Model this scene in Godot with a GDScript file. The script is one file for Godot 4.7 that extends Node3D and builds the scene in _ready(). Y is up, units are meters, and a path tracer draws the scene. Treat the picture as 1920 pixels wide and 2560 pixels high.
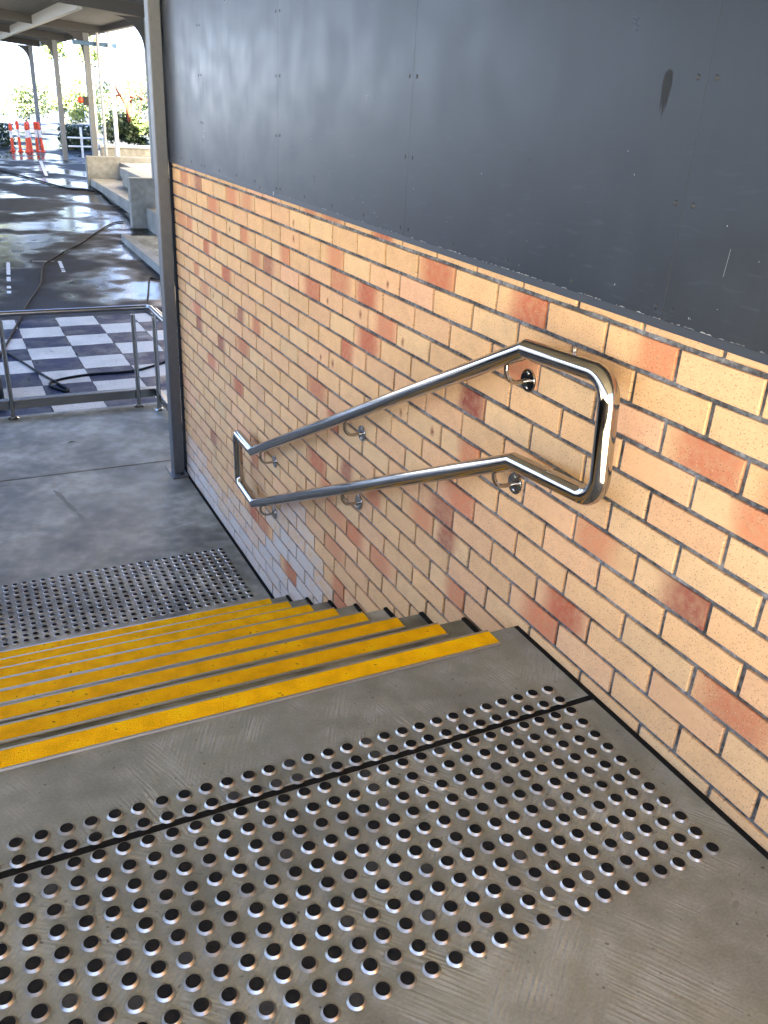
extends Node3D
# Covered outdoor stairs beside a brick wall, looking down to a wet schoolyard.

const H := 1.1575            # height of the flight
const ROW_Y := 0.9264        # centre height of the first full brick course under the panel
const COURSE := 0.0854
const GROUND := -1.40
var rng := RandomNumberGenerator.new()
var used := {}

# ------------------------------------------------------------------ mesh builder
class MB:
	var v := PackedVector3Array()
	var n := PackedVector3Array()
	var uv := PackedVector2Array()
	var col := PackedColorArray()
	var ix := PackedInt32Array()
	var use_col := false
	func tri_ix(a: int, b: int, c: int, nr: Vector3) -> void:
		if (v[b] - v[a]).cross(v[c] - v[a]).dot(nr) > 0.0:
			ix.append_array([a, c, b])
		else:
			ix.append_array([a, b, c])
	func add(p: Vector3, nr: Vector3, t := Vector2.ZERO) -> int:
		v.append(p); n.append(nr); uv.append(t)
		return v.size() - 1
	func quad(a: Vector3, b: Vector3, c: Vector3, d: Vector3, nr: Vector3, ta := Vector2.ZERO, tb := Vector2.ZERO, tc := Vector2.ZERO, td := Vector2.ZERO) -> void:
		var m := (b - a).cross(c - a)
		if m.length() < 1e-12:
			m = (c - a).cross(d - a)
		m = m.normalized()
		if m.dot(nr) < 0.0:
			m = -m
		var i := add(a, m, ta)
		add(b, m, tb); add(c, m, tc); add(d, m, td)
		tri_ix(i, i + 1, i + 2, m)
		tri_ix(i, i + 2, i + 3, m)
	func box(a: Vector3, b: Vector3, bev := 0.0) -> void:
		# a = lowest corner, b = highest corner; chamfered when bev > 0
		var lo := Vector3(minf(a.x, b.x), minf(a.y, b.y), minf(a.z, b.z))
		var hi := Vector3(maxf(a.x, b.x), maxf(a.y, b.y), maxf(a.z, b.z))
		var c := (lo + hi) * 0.5
		var h := (hi - lo) * 0.5
		var e := minf(bev, minf(h.x, minf(h.y, h.z)) * 0.9)
		for ax in 3:
			var u := (ax + 1) % 3
			var w := (ax + 2) % 3
			for s in [-1.0, 1.0]:
				var nr := Vector3.ZERO
				nr[ax] = s
				var q := []
				for k in [[-1, -1], [1, -1], [1, 1], [-1, 1]]:
					var p := Vector3.ZERO
					p[ax] = s * h[ax]
					p[u] = k[0] * (h[u] - e)
					p[w] = k[1] * (h[w] - e)
					q.append(c + p)
				quad(q[0], q[1], q[2], q[3], nr, Vector2(0, 0), Vector2(1, 0), Vector2(1, 1), Vector2(0, 1))
		if e <= 0.0:
			return
		for ax in 3:
			var u := (ax + 1) % 3
			var w := (ax + 2) % 3
			for su in [-1.0, 1.0]:
				for sw in [-1.0, 1.0]:
					var nr := Vector3.ZERO
					nr[u] = su; nr[w] = sw
					var q := []
					for k in [[-1, 0], [1, 0], [1, 1], [-1, 1]]:
						var p := Vector3.ZERO
						p[ax] = k[0] * (h[ax] - e)
						p[u] = su * (h[u] - (e if k[1] == 1 else 0.0))
						p[w] = sw * (h[w] - (0.0 if k[1] == 1 else e))
						q.append(c + p)
					quad(q[0], q[1], q[2], q[3], nr)
		for sx in [-1.0, 1.0]:
			for sy in [-1.0, 1.0]:
				for sz in [-1.0, 1.0]:
					var s := Vector3(sx, sy, sz)
					var nr := s.normalized()
					var i := add(c + s * (h - Vector3(0, e, e)), nr)
					add(c + s * (h - Vector3(e, 0, e)), nr)
					add(c + s * (h - Vector3(e, e, 0)), nr)
					tri_ix(i, i + 1, i + 2, nr)
	func tube(path: Array, r: float, seg := 16, closed := false, caps := true, crease := 25.0) -> void:
		var pts: Array = path
		var cnt := pts.size()
		var ns := cnt if closed else cnt - 1
		var dir := []
		for i in ns:
			dir.append(((pts[(i + 1) % cnt] as Vector3) - (pts[i] as Vector3)).normalized())
		var d0: Vector3 = dir[0]
		var ref := Vector3.UP if absf(d0.y) < 0.9 else Vector3.RIGHT
		var uu := d0.cross(ref).normalized()
		for i in ns:
			var d: Vector3 = dir[i]
			if i > 0:
				var pd: Vector3 = dir[i - 1]
				if pd.angle_to(d) > 1e-4:
					uu = uu.rotated(pd.cross(d).normalized(), pd.angle_to(d))
			uu = (uu - d * uu.dot(d)).normalized()
			var ww := d.cross(uu)
			var base := v.size()
			for e in 2:
				var pi := (i + e) % cnt
				var p: Vector3 = pts[pi]
				var od: Vector3 = d
				var has := closed or (i + (1 if e == 1 else -1) >= 0 and i + (1 if e == 1 else -1) < ns)
				if has:
					od = dir[(i + (1 if e == 1 else -1) + ns) % ns]
				var t := (d + od).normalized()
				var smooth := d.angle_to(od) < deg_to_rad(crease)
				for k in seg:
					var a := TAU * k / seg
					var rad := uu * cos(a) + ww * sin(a)
					var q := p + rad * r
					# slide along the segment onto the joint plane
					var den := d.dot(t)
					q -= d * ((q - p).dot(t) / den)
					var nr := rad
					if smooth:
						nr = (rad - t * rad.dot(t)).normalized()
					add(q, nr)
			for k in seg:
				var k2 := (k + 1) % seg
				var nr2 := n[base + k] + n[base + k2]
				tri_ix(base + k, base + k2, base + seg + k2, nr2)
				tri_ix(base + k, base + seg + k2, base + seg + k, nr2)
			if caps and not closed and (i == 0 or i == ns - 1):
				if i == 0:
					disc(pts[0], -d, r, seg)
				if i == ns - 1:
					disc(pts[cnt - 1], d, r, seg)
	func disc(c: Vector3, nr: Vector3, r: float, seg := 16) -> void:
		var ref := Vector3.UP if absf(nr.y) < 0.9 else Vector3.RIGHT
		var a := nr.cross(ref).normalized()
		var b := nr.cross(a)
		var i := add(c, nr)
		for k in seg:
			add(c + (a * cos(TAU * k / seg) + b * sin(TAU * k / seg)) * r, nr)
		for k in seg:
			tri_ix(i, i + 1 + k, i + 1 + (k + 1) % seg, nr)
	func lathe(c: Vector3, axis: Vector3, prof: Array, seg := 20, smooth := false) -> void:
		# prof: [radius, height] pairs from the bottom up along the axis
		var ref := Vector3.UP if absf(axis.y) < 0.9 else Vector3.RIGHT
		var a := axis.cross(ref).normalized()
		var b := axis.cross(a)
		for j in prof.size() - 1:
			var r0: float = prof[j][0]
			var h0: float = prof[j][1]
			var r1: float = prof[j + 1][0]
			var h1: float = prof[j + 1][1]
			var base := v.size()
			var t := Vector2(r1 - r0, h1 - h0)
			if t.length() < 1e-9:
				continue
			t = t.normalized()
			for k in seg:
				var d := a * cos(TAU * k / seg) + b * sin(TAU * k / seg)
				var nr := (d * t.y - axis * t.x).normalized()
				add(c + d * r0 + axis * h0, nr)
				add(c + d * r1 + axis * h1, nr)
			for k in seg:
				var k2 := (k + 1) % seg
				var nr2 := n[base + 2 * k] + n[base + 2 * k2]
				if r0 > 0.0:
					tri_ix(base + 2 * k, base + 2 * k2, base + 2 * k2 + 1, nr2)
				if r1 > 0.0:
					tri_ix(base + 2 * k, base + 2 * k2 + 1, base + 2 * k + 1, nr2)
	func mesh() -> ArrayMesh:
		var a := []
		a.resize(Mesh.ARRAY_MAX)
		a[Mesh.ARRAY_VERTEX] = v
		a[Mesh.ARRAY_NORMAL] = n
		a[Mesh.ARRAY_TEX_UV] = uv
		if use_col:
			a[Mesh.ARRAY_COLOR] = col
		a[Mesh.ARRAY_INDEX] = ix
		var m := ArrayMesh.new()
		m.add_surface_from_arrays(Mesh.PRIMITIVE_TRIANGLES, a)
		return m

# ------------------------------------------------------------------ scene helpers
func numbered(called: String) -> String:
	var k: int = used.get(called, 0)
	used[called] = k + 1
	return called if k == 0 else "%s_%03d" % [called, k]

func put(called: String, mesh: Mesh, mat: Material, parent: Node) -> MeshInstance3D:
	var o := MeshInstance3D.new()
	o.name = numbered(called) if parent == self else called
	o.mesh = mesh
	o.material_override = mat
	parent.add_child(o, true)
	return o

func thing(called: String, label: String, category: String, group := "", at := Vector3.ZERO) -> Node3D:
	var o := Node3D.new()
	o.name = numbered(called)
	o.position = at
	add_child(o)
	tag(o, label, category, group)
	return o

func tag(o: Node, label: String, category: String, group := "") -> void:
	o.set_meta("label", label)
	o.set_meta("category", category)
	if group:
		o.set_meta("group", group)

func setting(called: String, label: String) -> Node3D:
	var o := Node3D.new()
	o.name = called
	add_child(o)
	o.set_meta("kind", "structure")
	o.set_meta("label", label)
	return o

func lin(r: float, g: float, b: float) -> Color:
	return Color(r, g, b).linear_to_srgb()

func mat(c: Color, rough := 0.8, metal := 0.0) -> StandardMaterial3D:
	var m := StandardMaterial3D.new()
	m.albedo_color = c
	m.roughness = rough
	m.metallic = metal
	return m

func noise(freq: float, sd: int, oct := 3, type := FastNoiseLite.TYPE_SIMPLEX_SMOOTH) -> FastNoiseLite:
	var f := FastNoiseLite.new()
	f.noise_type = type
	f.frequency = freq
	f.seed = sd
	f.fractal_octaves = oct
	if oct <= 1:
		f.fractal_type = FastNoiseLite.FRACTAL_NONE
	return f

func nbytes(w: int, h: int, freq: float, sd: int, oct := 3) -> PackedByteArray:
	var im := noise(freq, sd, oct).get_seamless_image(w, h, false, false, 0.15, true)
	im.convert(Image.FORMAT_L8)
	return im.get_data()

func rgb_tex(w: int, h: int, d: PackedByteArray) -> ImageTexture:
	var im := Image.create_from_data(w, h, false, Image.FORMAT_RGB8, d)
	return ImageTexture.create_from_image(im)

func l_tex(w: int, h: int, d: PackedByteArray) -> ImageTexture:
	var im := Image.create_from_data(w, h, false, Image.FORMAT_L8, d)
	im.convert(Image.FORMAT_RGB8)
	return ImageTexture.create_from_image(im)

func bump_tex(w: int, h: int, d: PackedByteArray, k: float) -> ImageTexture:
	var im := Image.create_from_data(w, h, false, Image.FORMAT_L8, d)
	im.convert(Image.FORMAT_RGBA8)
	im.bump_map_to_normal_map(k)
	return ImageTexture.create_from_image(im)

func world_map(m: StandardMaterial3D, metres: float) -> void:
	m.uv1_triplanar = true
	m.uv1_world_triplanar = true
	m.uv1_scale = Vector3.ONE / metres
	m.uv1_triplanar_sharpness = 8.0

func b8(x: float) -> int:
	return clampi(int(x * 255.0 + 0.5), 0, 255)

# ground height under a point of the yard: flat by the landing, then a gentle rise
func gy(z: float) -> float:
	return GROUND + maxf(0.0, -12.0 - maxf(z, -46.0)) * 0.0276

# ------------------------------------------------------------------ materials
var M := {}

func make_materials() -> void:
	# --- trowelled and broomed concrete
	var W := 1024
	var big := nbytes(W, W, 0.004, 11, 4)
	var mid := nbytes(W, W, 0.018, 12, 4)
	var fine := nbytes(W, W, 0.22, 13, 2)
	var strokes := noise(1.0, 21, 2)
	var pick := nbytes(W, W, 0.0035, 22, 2)
	var alb := PackedByteArray(); alb.resize(W * W * 3)
	var alb2 := PackedByteArray(); alb2.resize(W * W * 3)
	var pit := nbytes(W, W, 0.09, 14, 2)
	var hgt := PackedByteArray(); hgt.resize(W * W)
	var rgh := PackedByteArray(); rgh.resize(W * W)
	var cen := [Vector2(1700, 1500), Vector2(-500, 1250)]
	for y in W:
		for x in W:
			var i := y * W + x
			var b := big[i] / 255.0
			var m := mid[i] / 255.0
			var f := fine[i] / 255.0
			var s := 0.0
			for q in 2:
				var c: Vector2 = cen[q]
				var dx := x - c.x
				var dy := y - c.y
				var r := sqrt(dx * dx + dy * dy)
				var wgt := smoothstep(0.38, 0.62, pick[i] / 255.0)
				s += strokes.get_noise_2d(r * 0.20, atan2(dy, dx) * 14.0 + q * 50.0) * (wgt if q == 0 else 1.0 - wgt)
			var amt := smoothstep(0.40, 0.66, m * 0.45 + b * 0.55)
			var t := 0.87 + 0.22 * (b - 0.5) + 0.20 * (m - 0.5) + 0.12 * (f - 0.5) + 0.03 * s * amt
			var pt := smoothstep(0.84, 0.93, pit[i] / 255.0)
			t *= 1.0 - 0.42 * pt
			var t2 := (0.80 + 0.46 * (b - 0.5) + 0.40 * (m - 0.5) + 0.08 * (f - 0.5)) * (1.0 - 0.30 * pt)
			alb2[i * 3] = b8(t2 * 0.97)
			alb2[i * 3 + 1] = b8(t2 * 0.98)
			alb2[i * 3 + 2] = b8(t2 * (0.92 + 0.08 * m))
			alb[i * 3] = b8(t * 0.985)
			alb[i * 3 + 1] = b8(t * 0.98)
			alb[i * 3 + 2] = b8(t * (0.93 + 0.05 * m))
			hgt[i] = b8(0.5 + 0.26 * s * amt + 0.10 * (f - 0.5))
			rgh[i] = b8(0.62 + 0.30 * (m - 0.4) + 0.1 * (f - 0.5))
	var conc := mat(lin(0.300, 0.312, 0.285), 1.0)
	conc.albedo_texture = rgb_tex(W, W, alb)
	conc.normal_enabled = true
	conc.normal_texture = bump_tex(W, W, hgt, 3.0)
	conc.normal_scale = 1.05
	conc.roughness_texture = l_tex(W, W, rgh)
	world_map(conc, 1.9)
	M.conc = conc
	var c2: StandardMaterial3D = conc.duplicate()
	c2.albedo_color = lin(0.335, 0.328, 0.28)
	c2.normal_scale = 0.25
	c2.albedo_texture = rgb_tex(W, W, alb2)
	world_map(c2, 2.6)
	c2.uv1_offset = Vector3(0.37, 0, 0.21)
	M.conc_smooth = c2
	var c3: StandardMaterial3D = conc.duplicate()
	c3.albedo_color = lin(0.300, 0.305, 0.285)
	world_map(c3, 3.1)
	M.conc_far = c3
	# --- mortar
	var mo := mat(lin(0.105, 0.108, 0.112), 0.95)
	var mal := PackedByteArray(); mal.resize(512 * 512 * 3)
	var m1 := nbytes(512, 512, 0.05, 31, 3)
	var m2 := nbytes(512, 512, 0.006, 32, 3)
	for i in 512 * 512:
		var t := 0.62 + 0.45 * (m1[i] / 255.0 - 0.5) + 0.5 * (m2[i] / 255.0 - 0.5)
		mal[i * 3] = b8(t); mal[i * 3 + 1] = b8(t); mal[i * 3 + 2] = b8(t)
	mo.albedo_texture = rgb_tex(512, 512, mal)
	mo.albedo_color = lin(0.32, 0.32, 0.315)
	mo.normal_enabled = true
	mo.normal_texture = bump_tex(512, 512, m1, 4.0)
	world_map(mo, 0.6)
	M.mortar = mo
	# --- joint filler
	M.filler = mat(lin(0.016, 0.016, 0.016), 0.95)
	M.filler.metallic_specular = 0.12
	# --- stainless steel
	var ss := mat(lin(0.44, 0.42, 0.39), 0.06, 1.0)
	M.polished = ss
	M.satin = mat(lin(0.30, 0.285, 0.265), 0.26, 1.0)
	M.stud = mat(lin(0.42, 0.408, 0.385), 0.34, 1.0)
	M.stud_dull = mat(lin(0.31, 0.298, 0.278), 0.42, 1.0)
	M.stud_grimy = mat(lin(0.25, 0.235, 0.21), 0.55, 0.8)
	var ins := mat(lin(0.016, 0.016, 0.016), 0.9)
	ins.metallic_specular = 0.12
	M.insert = ins
	M.insert_worn = mat(lin(0.024, 0.024, 0.023), 0.85)
	M.alu = mat(lin(0.42, 0.42, 0.42), 0.42, 1.0)
	# --- galvanised post
	var ga := mat(lin(0.135, 0.14, 0.145), 1.0, 0.3)
	var ga_a := PackedByteArray(); ga_a.resize(256 * 256 * 3)
	var ga_r := PackedByteArray(); ga_r.resize(256 * 256)
	var g1 := nbytes(256, 256, 0.03, 41, 4)
	var g2 := nbytes(256, 256, 0.16, 42, 2)
	for i in 256 * 256:
		var t := 0.88 + 0.09 * (g1[i] / 255.0 - 0.5) + 0.05 * (g2[i] / 255.0 - 0.5)
		ga_a[i * 3] = b8(t); ga_a[i * 3 + 1] = b8(t); ga_a[i * 3 + 2] = b8(t)
		ga_r[i] = b8(0.45 + 0.12 * (g1[i] / 255.0 - 0.5))
	ga.albedo_texture = rgb_tex(256, 256, ga_a)
	ga.roughness_texture = l_tex(256, 256, ga_r)
	world_map(ga, 0.5)
	M.galv = ga
	# --- yellow grit
	var ye := mat(Color.WHITE, 0.82)
	var ya := PackedByteArray(); ya.resize(512 * 512 * 3)
	var y1 := nbytes(512, 512, 0.30, 51, 2)
	var y2 := nbytes(512, 512, 0.012, 52, 4)
	var y3 := nbytes(512, 512, 0.05, 53, 4)
	for i in 512 * 512:
		var d := smoothstep(0.76, 0.90, y3[i] / 255.0) * smoothstep(0.52, 0.70, y2[i] / 255.0)
		var t := 0.99 + 0.14 * (y1[i] / 255.0 - 0.5) + 0.20 * (y2[i] / 255.0 - 0.5)
		var c := Color(1.0, 0.745, 0.0) * t
		c = c.lerp(Color(0.30, 0.22, 0.10), d * 0.75)
		ya[i * 3] = b8(c.r); ya[i * 3 + 1] = b8(c.g); ya[i * 3 + 2] = b8(c.b)
	ye.albedo_texture = rgb_tex(512, 512, ya)
	ye.normal_enabled = true
	ye.normal_texture = bump_tex(512, 512, y1, 5.0)
	world_map(ye, 0.7)
	ye.metallic_specular = 0.2
	M.yellow = ye
	# --- wet asphalt
	var N := 1024
	var p1 := nbytes(N, N, 0.0042, 61, 4)
	var p2 := nbytes(N, N, 0.02, 62, 3)
	var p3 := nbytes(N, N, 0.25, 63, 2)
	var aa := PackedByteArray(); aa.resize(N * N * 3)
	var ar := PackedByteArray(); ar.resize(N * N)
	var ah := PackedByteArray(); ah.resize(N * N)
	for i in N * N:
		var a := p1[i] / 255.0
		var b := p2[i] / 255.0
		var f := p3[i] / 255.0
		var wet := smoothstep(0.38, 0.62, a * 0.86 + b * 0.16)
		var t := 0.75 + 0.4 * (f - 0.5) + 0.35 * (b - 0.5)
		t *= lerpf(1.0, 0.72, wet)
		aa[i * 3] = b8(t * lerpf(1.0, 0.80, b)); aa[i * 3 + 1] = b8(t * 0.90); aa[i * 3 + 2] = b8(t * lerpf(0.62, 1.0, b))
		ar[i] = b8(lerpf(0.80, 0.15, wet) + 0.10 * (f - 0.5))
		ah[i] = b8(0.5 + (f - 0.5) * (1.0 - wet * 0.9) * 0.6 + (b - 0.5) * 0.15)
	var asp := mat(lin(0.020, 0.026, 0.038), 1.0)  # bluish base colour stands in for reflected blue sky
	asp.albedo_texture = rgb_tex(N, N, aa)
	asp.roughness_texture = l_tex(N, N, ar)
	asp.normal_enabled = true
	asp.normal_texture = bump_tex(N, N, ah, 2.0)
	asp.normal_scale = 0.5
	asp.metallic_specular = 0.4
	world_map(asp, 13.0)
	M.asphalt = asp
	# --- chess paint: cream and blue black, worn
	for k in 2:
		var pm := mat(Color.WHITE, 1.0)
		var pa := PackedByteArray(); pa.resize(512 * 512 * 3)
		var pr := PackedByteArray(); pr.resize(512 * 512)
		var q1 := nbytes(512, 512, 0.012, 71 + k, 4)
		var q2 := nbytes(512, 512, 0.10, 74 + k, 3)
		for i in 512 * 512:
			var worn := smoothstep(0.66, 0.80, q2[i] / 255.0 * 0.6 + q1[i] / 255.0 * 0.4)
			var c := Color(0.74, 0.71, 0.65) if k == 0 else Color(0.075, 0.115, 0.21)
			c = c * (0.90 + 0.25 * (q1[i] / 255.0 - 0.5) + 0.18 * (q2[i] / 255.0 - 0.5))
			c = c.lerp(Color(0.34, 0.31, 0.29) if k == 0 else Color(0.15, 0.17, 0.22), worn * 0.4)
			pa[i * 3] = b8(c.r); pa[i * 3 + 1] = b8(c.g); pa[i * 3 + 2] = b8(c.b)
			pr[i] = b8(0.50 + 0.5 * (q1[i] / 255.0 - 0.5) + 0.15 * (q2[i] / 255.0 - 0.5))
		pm.albedo_texture = rgb_tex(512, 512, pa)
		pm.roughness_texture = l_tex(512, 512, pr)
		pm.normal_enabled = true
		pm.normal_texture = bump_tex(512, 512, q2, 1.0)
		pm.normal_scale = 0.2
		pm.metallic_specular = 0.35
		world_map(pm, 2.3)
		M["paint_%d" % k] = pm
	M.line = mat(lin(0.55, 0.54, 0.52), 0.45)
	M.hose = mat(lin(0.005, 0.006, 0.008), 0.6)
	M.hose.metallic_specular = 0.25
	M.black = mat(lin(0.014, 0.014, 0.015), 0.5)
	M.steel_dark = mat(lin(0.035, 0.037, 0.04), 0.6)
	M.steel_paint = mat(lin(0.15, 0.165, 0.17), 0.5)
	M.steel_light = mat(lin(0.32, 0.335, 0.34), 0.5)
	M.roof = mat(lin(0.098, 0.108, 0.118), 0.6)
	M.orange = mat(lin(0.80, 0.085, 0.025), 0.45)
	M.band = mat(lin(0.80, 0.80, 0.82), 0.35)
	M.ceiling = mat(lin(0.20, 0.19, 0.17), 0.85)
	M.render = mat(lin(0.45, 0.43, 0.40), 0.9)
	M.white_pole = mat(lin(0.66, 0.68, 0.68), 0.5)
	M.bark = mat(lin(0.12, 0.10, 0.085), 0.9)
	M.red_wood = mat(lin(0.09, 0.022, 0.014), 0.8)
	M.cross_arm = mat(lin(0.045, 0.11, 0.20), 0.6)
	M.leaf_litter = mat(lin(0.045, 0.035, 0.022), 0.8)
	M.stain = mat(lin(0.185, 0.185, 0.165), 0.9)
	M.stain.metallic_specular = 0.2
	M.soil = mat(lin(0.12, 0.10, 0.07), 0.95)
	var lf := mat(Color.WHITE, 0.55)
	lf.vertex_color_use_as_albedo = true
	lf.cull_mode = BaseMaterial3D.CULL_DISABLED
	lf.backlight_enabled = true
	lf.backlight = lin(0.10, 0.14, 0.03)
	M.leaf = lf
	make_brick_atlas()
	make_panel_paint()

# brick faces: an atlas of computed clay colours. rows 0-4 plain cream, 5-8 kiln flashed, 9 rust spotted, 10-11 white salt bloom
const AC := 8
const AR := 12
const BW := 192
const BH := 64
func make_brick_atlas() -> void:
	var W := AC * BW
	var Hh := AR * BH
	var d := PackedByteArray(); d.resize(W * Hh * 3)
	var lo := nbytes(W, Hh, 0.010, 81, 3)
	var grain := nbytes(W, Hh, 0.33, 82, 2)
	var speck := nbytes(W, Hh, 0.20, 83, 1)
	var mot := nbytes(W, Hh, 0.035, 84, 4)
	rng.seed = 77
	for r in AR:
		for c in AC:
			var base := Color(0.632, 0.378, 0.178)
			var pick := rng.randf()
			if pick < 0.30:
				base = Color(0.640, 0.372, 0.186)
			elif pick < 0.5:
				base = Color(0.622, 0.395, 0.195)
			elif pick < 0.55:
				base = Color(0.645, 0.360, 0.198)
			base = base * rng.randf_range(0.93, 1.06)
			var fx := rng.randf_range(0.15, 0.75)      # where the kiln flash sits along the face
			var fw := rng.randf_range(0.38, 0.80)
			var fs := rng.randf_range(0.62, 0.98)
			var fcol := Color(0.40, 0.105, 0.045)
			if rng.randf() < 0.14:
				fcol = Color(0.235, 0.055, 0.032)
			elif rng.randf() < 0.4:
				fcol = Color(0.49, 0.165, 0.072)
			var spx := rng.randf_range(0.15, 0.85) * BW
			var spy := rng.randf_range(0.25, 0.7) * BH
			var spr := rng.randf_range(2.5, 6.0)
			for y in BH:
				for x in BW:
					var i := (r * BH + y) * W + c * BW + x
					var l := lo[i] / 255.0 - 0.5
					var g := grain[i] / 255.0 - 0.5
					var s := speck[i] / 255.0
					var m := mot[i] / 255.0 - 0.5
					var k := base * (1.0 + 0.14 * l + 0.13 * g + 0.10 * m)
					if r >= 5 and r <= 8:
						var px := float(x) / BW + 0.10 * l + 0.06 * m
						var q := 1.0 - smoothstep(fw * 0.25, fw, absf(px - fx))
						q *= fs * (0.95 + 0.6 * m)
						k = k.lerp(fcol * (1.0 + 0.3 * m + 0.2 * g), clampf(q, 0.0, 1.0))
					elif r == 9:
						var dd := Vector2(x - spx, (y - spy) * 0.7).length() + 3.0 * m
						k = k.lerp(Color(0.30, 0.12, 0.04), 0.75 * (1.0 - smoothstep(spr, spr * 3.2, dd)))
						k = k.lerp(Color(0.05, 0.03, 0.02), 0.8 * (1.0 - smoothstep(spr * 0.4, spr * 0.9, dd)))
					elif r >= 10:
						var q2 := (0.80 if r == 11 else 0.45) + 0.9 * m + 0.5 * l
						k = k.lerp(Color(0.53, 0.495, 0.45) * (1.0 + 0.12 * g), clampf(q2, 0.0, 0.95))
					if s > 0.80:
						k = k.lerp(Color(0.14, 0.075, 0.045), smoothstep(0.80, 0.90, s) * 0.65)
					elif s < 0.13:
						k = k.lerp(Color(0.72, 0.60, 0.45), smoothstep(0.13, 0.06, s) * 0.5)
					var o := k.linear_to_srgb()
					d[i * 3] = b8(o.r); d[i * 3 + 1] = b8(o.g); d[i * 3 + 2] = b8(o.b)
	var bm := mat(Color.WHITE, 0.86)
	bm.albedo_texture = rgb_tex(W, Hh, d)
	var rel := PackedByteArray(); rel.resize(W * Hh)
	for i in W * Hh:
		var pit := smoothstep(0.78, 0.90, speck[i] / 255.0)
		rel[i] = b8(0.6 + 0.35 * (grain[i] / 255.0 - 0.5) + 0.5 * (mot[i] / 255.0 - 0.5) - 0.35 * pit)
	bm.normal_enabled = true
	bm.normal_texture = bump_tex(W, Hh, rel, 2.0)
	bm.normal_scale = 0.5
	M.brick = bm

# panel paint, 4.9 m x 1.25 m of it around the stairs: streaks, wiped patches, chips
func make_panel_paint() -> void:
	var W := 1024
	var Hh := 512
	var al := PackedByteArray(); al.resize(W * Hh * 3)
	var ro := PackedByteArray(); ro.resize(W * Hh)
	var drip := noise(1.0, 91, 3)
	var wipe := noise(0.011, 92, 2)
	var scuff := noise(1.0, 94, 3)
	for y in Hh:
		var up := 1.0 - float(y) / Hh       # 0 at the bottom edge of the sheet
		for x in W:
			var i := y * W + x
			var s := drip.get_noise_2d(x * 0.055, y * 0.006)
			var w := wipe.get_noise_2d(x * 1.4, y)
			var sc := scuff.get_noise_2d(x * 0.03, y * 0.12 + x * 0.012)
			var t := 0.72 + 0.035 * s + 0.07 * w + clampf((sc - 0.36) * 0.5, 0.0, 0.16) * (1.0 - smoothstep(0.10, 0.40, up))
			t += 0.02 * (rng.randf() - 0.5)
			al[i * 3] = b8(t); al[i * 3 + 1] = b8(t); al[i * 3 + 2] = b8(t)
			ro[i] = b8(0.33 + 0.025 * s + 0.065 * w + 0.02 * (rng.randf() - 0.5))
	var pm := mat(lin(0.030, 0.039, 0.055), 1.0)
	pm.albedo_texture = rgb_tex(W, Hh, al)
	pm.roughness_texture = l_tex(W, Hh, ro)
	pm.metallic_specular = 0.36
	M.panel = pm
	M.panel_trim = mat(lin(0.019, 0.025, 0.036), 0.45)
	M.screw = mat(lin(0.010, 0.011, 0.013), 0.5)
	M.chip = mat(lin(0.27, 0.28, 0.29), 0.8)
	M.damp = mat(lin(0.016, 0.019, 0.025), 0.7)
	M.damp.metallic_specular = 0.28

# ------------------------------------------------------------------ start
func _ready() -> void:
	rng.seed = 4
	var cam := Camera3D.new()
	cam.name = "camera"
	cam.fov = 61.809
	cam.near = 0.05
	cam.far = 900.0
	cam.transform = Transform3D(Basis(Vector3.UP, -0.48385) * Basis(Vector3.RIGHT, -0.44686) * Basis(Vector3.BACK, 0.05852), Vector3(-1.4089, 1.4140, 1.3458))
	add_child(cam)
	cam.current = true

	var env := Environment.new()
	env.background_mode = Environment.BG_SKY
	var sky := Sky.new()
	var sm := ProceduralSkyMaterial.new()
	sm.sky_top_color = Color(0.41, 0.59, 0.91)
	sm.sky_horizon_color = Color(0.80, 0.875, 0.965)
	sm.sky_curve = 0.22
	sm.ground_bottom_color = Color(0.25, 0.24, 0.22)
	sm.ground_horizon_color = Color(0.60, 0.62, 0.62)
	sm.sky_energy_multiplier = 0.44
	sky.sky_material = sm
	env.sky = sky
	env.tonemap_mode = Environment.TONE_MAPPER_LINEAR
	env.tonemap_exposure = 43.0
	env.sdfgi_enabled = true
	env.ssao_enabled = true
	env.ssil_enabled = true
	var we := WorldEnvironment.new()
	we.name = "world_environment"
	we.environment = env
	add_child(we)

	var sun := DirectionalLight3D.new()
	sun.name = "sun"
	sun.light_energy = 1.6
	sun.light_color = Color(1.0, 0.915, 0.785)
	sun.light_angular_distance = 0.5
	sun.shadow_enabled = true
	add_child(sun)
	sun.look_at_from_position(Vector3.ZERO, Vector3(0.28, -0.66, -0.70))

	make_materials()
	build_ground()
	build_landings()
	build_ceiling()
	build_stairs()
	build_brick_wall()
	build_panel()
	build_handrail()
	build_studs()
	build_post()
	build_fence()
	build_chessboard()
	build_terrace()
	build_shelter()
	build_bollards()
	build_planting()
	build_hoses()
	build_marks()

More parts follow.
